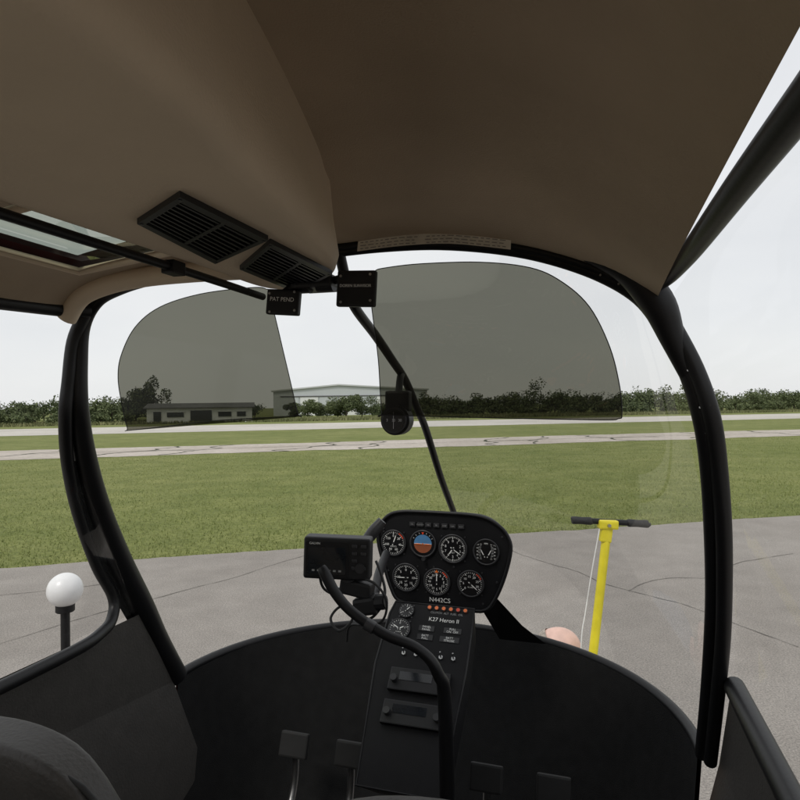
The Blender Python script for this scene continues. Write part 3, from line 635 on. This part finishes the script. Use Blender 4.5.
def row(x0,x1,yfun,hfun,step,n=800,jit=3,hv=.25,low=.52):
    x=x0
    while x<x1:
        h=hfun(x)*random.uniform(1-hv,1+hv*.6); tree(x,yfun(x)+random.uniform(-jit,jit),h,random.uniform(1.3,2.8)*(h/4.6)**.7,n,low); x+=step*random.uniform(.5,1.5)
hR=lambda x:3.9+1.4*math.exp(-((x-27)/5)**2)+1.2*math.exp(-((x-49)/6)**2)-.7*math.exp(-((x-12)/6)**2)-.4*math.exp(-((x-38)/4)**2)
row(-1,100,lambda x:118-.06*x,hR,1.5,700)
row(-1,110,lambda x:126,lambda x:hR(x)*.96,1.9,600)
row(0,100,lambda x:112-.06*x,lambda x:2.1,1.5,350,low=.42)           # shrubs that hide the stems
row(-62,-37.5,lambda x:86+(x+39)*.2,lambda x:3.4,1.6,700)
row(-62,-36,lambda x:82.5+(x+39)*.2,lambda x:1.9,1.5,350,low=.42)
row(-95,-48,lambda x:120,lambda x:4.2,2.0,600)
row(-40,-27,lambda x:122,lambda x:2.6,1.8,500)
foliage('distant_treeline',np.concatenate(P),.20,M_leafA,tr)
for x,y,h,rx in ((-18.8,112,2.6,1.6),(-16.2,110,3.2,2.1),(-13,112,2.9,2.1),(-9.4,110,4.6,2.6),(-6.8,112,4.1,2.3),(-3.8,111,3.0,1.9),(-11.2,113,2.6,2.1)):
    P=[];tr=[]; tree(x,y,h,rx,3500,.5); foliage('broadleaf_tree',P[0],.15,M_leafA,tr)
for x,y,h,rx in ((-34.6,86,5.9,1.7),(-36.6,87,4.4,1.7)):
    P=[];tr=[]; tree(x,y,h,rx,3000); foliage('broadleaf_tree',P[0],.17,M_leafA,tr)
# weedy strip ahead of the trees
M_weed=leafmat('weed',(.10,.12,.05),(.17,.18,.08),(.28,.27,.14),.15)
me=blades('weed_strip',45000,84,106,.15,.5,.09); o=add('tall_weeds',me,M_weed)
# ------------------------------------------------------------ buildings
M_wall=mat('white_metal_siding',(.74,.75,.74),.5,var=.05,scale=.6)
M_wall2=mat('grey_metal_siding',(.52,.55,.56),.5,var=.04,scale=.3)
M_roof=mat('dark_roof',(.12,.12,.12),.7,var=.15,scale=.8)
M_roof2=mat('light_roof',(.56,.58,.58),.6,var=.04,scale=.3)
M_win=mat('dark_window',(.03,.035,.04),.15)
def hangar(name,loc,rotz,W,D,H,rise,wall,roofm,opens):
    e=empty(name,Matrix.Translation(loc)@Matrix.Rotation(rotz,4,'Z'))
    v=[(0,0,0),(W,0,0),(W,D,0),(0,D,0),(0,0,H),(W,0,H),(W,D,H),(0,D,H),(0,D/2,H+rise-.05),(W,D/2,H+rise-.05)]
    mesh('walls',v,[(0,1,5,4),(1,2,6,9,5),(2,3,7,6),(3,0,4,8,7)],wall,e)
    q=.35; t=.12
    r=[(-q,-q,H-.02),(W+q,-q,H-.02),(W+q,D/2,H+rise),(-q,D/2,H+rise),(-q,D+q,H-.02),(W+q,D+q,H-.02)]
    r2=[(a,b,c_+t) for a,b,c_ in r]
    mesh('roof',r+r2,[(0,1,2,3),(3,2,5,4),(6,7,8,9),(9,8,11,10),(0,1,7,6),(4,5,11,10),(1,2,8,7),(2,5,11,8),(0,3,9,6),(3,4,10,9)],roofm,e)
    for i in range(int(W/1.2)): box('siding_rib',(.6+i*1.2,-.02,H/2),(.05,.03,H-.1),wall,e,bev=0)
    for x0,x1,z0,z1 in opens:
        box('opening',((x0+x1)/2,-.05,(z0+z1)/2),(x1-x0,.06,z1-z0),M_win,e,bev=0)
        box('opening_trim',((x0+x1)/2,-.07,z1+.06),(x1-x0+.2,.08,.1),M_wall,e,bev=0)
hangar('airfield_building',(-31.6,78.3,0),R(13.5),12.8,7,1.9,.55,M_wall,M_roof,[(.8,1.7,.05,1.5),(2.4,4.4,.8,1.4),(5.2,7.8,.05,1.6),(8.6,10.2,.8,1.4),(10.9,12,.8,1.4)])
# wide shed with its gable end toward the field
e=empty('large_hangar',Matrix.Translation((-27,134,0))@Matrix.Rotation(R(4),4,'Z'))
W,H,RI,D=33,5.2,1.2,40
v=[(0,0,0),(W,0,0),(W,0,H),(W*.42,0,H+RI),(0,0,H),(0,D,0),(W,D,0),(W,D,H),(W*.42,D,H+RI),(0,D,H)]
mesh('walls',v,[(0,1,2,3,4),(1,6,7,2),(6,5,9,8,7),(5,0,4,9)],M_wall2,e)
t=.3;q=.4
rv=[(-q,-q,H-.02),(W*.42,-q,H+RI+.01),(W+q,-q,H-.02),(-q,D,H-.02),(W*.42,D,H+RI+.01),(W+q,D,H-.02)]
rv+=[(a,b,c_+t) for a,b,c_ in rv]
mesh('roof',rv,[(6,7,10,9),(7,8,11,10),(0,1,7,6),(1,2,8,7),(0,3,9,6),(2,5,11,8),(0,1,4,3),(1,2,5,4)],M_roof2,e)
for i in range(7): box('sliding_door',(3.5+i*4.1,-.08,2.0),(3.8,.1,4.0),M_wall if i%2 else M_wall2,e,bev=0)
box('door_track',(16,-.16,4.15),(29,.2,.2),M_roof,e,bev=0)
# ------------------------------------------------------------ light
el,az=R(50),R(215)
wd=bpy.data.worlds.new('World'); scn.world=wd; wd.use_nodes=True; nt=wd.node_tree; bg=nt.nodes['Background']; bg.inputs['Strength'].default_value=.1
sk=nt.nodes.new('ShaderNodeTexSky'); sk.sky_type='NISHITA'; sk.sun_disc=False; sk.sun_elevation=el; sk.sun_rotation=az
tc=nt.nodes.new('ShaderNodeTexCoord'); mp=nt.nodes.new('ShaderNodeMapping'); mp.inputs['Scale'].default_value=(1,1,3.2)
n=nt.nodes.new('ShaderNodeTexNoise'); n.inputs['Scale'].default_value=2.2; n.inputs['Detail'].default_value=5
nt.links.new(tc.outputs['Generated'],mp.inputs['Vector']); nt.links.new(mp.outputs[0],n.inputs['Vector'])
cr=nt.nodes.new('ShaderNodeValToRGB'); cr.color_ramp.elements[0].position=.3; cr.color_ramp.elements[1].position=.72
cr.color_ramp.elements[0].color=(.86,.875,.90,1); cr.color_ramp.elements[1].color=(.97,.975,.98,1)
nt.links.new(n.outputs['Fac'],cr.inputs['Fac'])
sc=nt.nodes.new('ShaderNodeVectorMath'); sc.operation='SCALE'; sc.inputs['Scale'].default_value=9.6; nt.links.new(cr.outputs['Color'],sc.inputs[0])
mx=nt.nodes.new('ShaderNodeMix'); mx.data_type='RGBA'; mx.inputs['Factor'].default_value=.92
nt.links.new(sk.outputs[0],mx.inputs['A']); nt.links.new(sc.outputs[0],mx.inputs['B']); nt.links.new(mx.outputs['Result'],bg.inputs['Color'])
sl=bpy.data.lights.new('sun','SUN'); sl.energy=1.4; sl.angle=R(14); sl.color=(1,.96,.90)
so=bpy.data.objects.new('sun',sl); scn.collection.objects.link(so)
d=Vector((math.sin(az)*math.cos(el),math.cos(az)*math.cos(el),math.sin(el))); so.rotation_euler=d.to_track_quat('Z','Y').to_euler()
scn.view_settings.view_transform='Standard'; scn.view_settings.look='None'; scn.view_settings.exposure=0
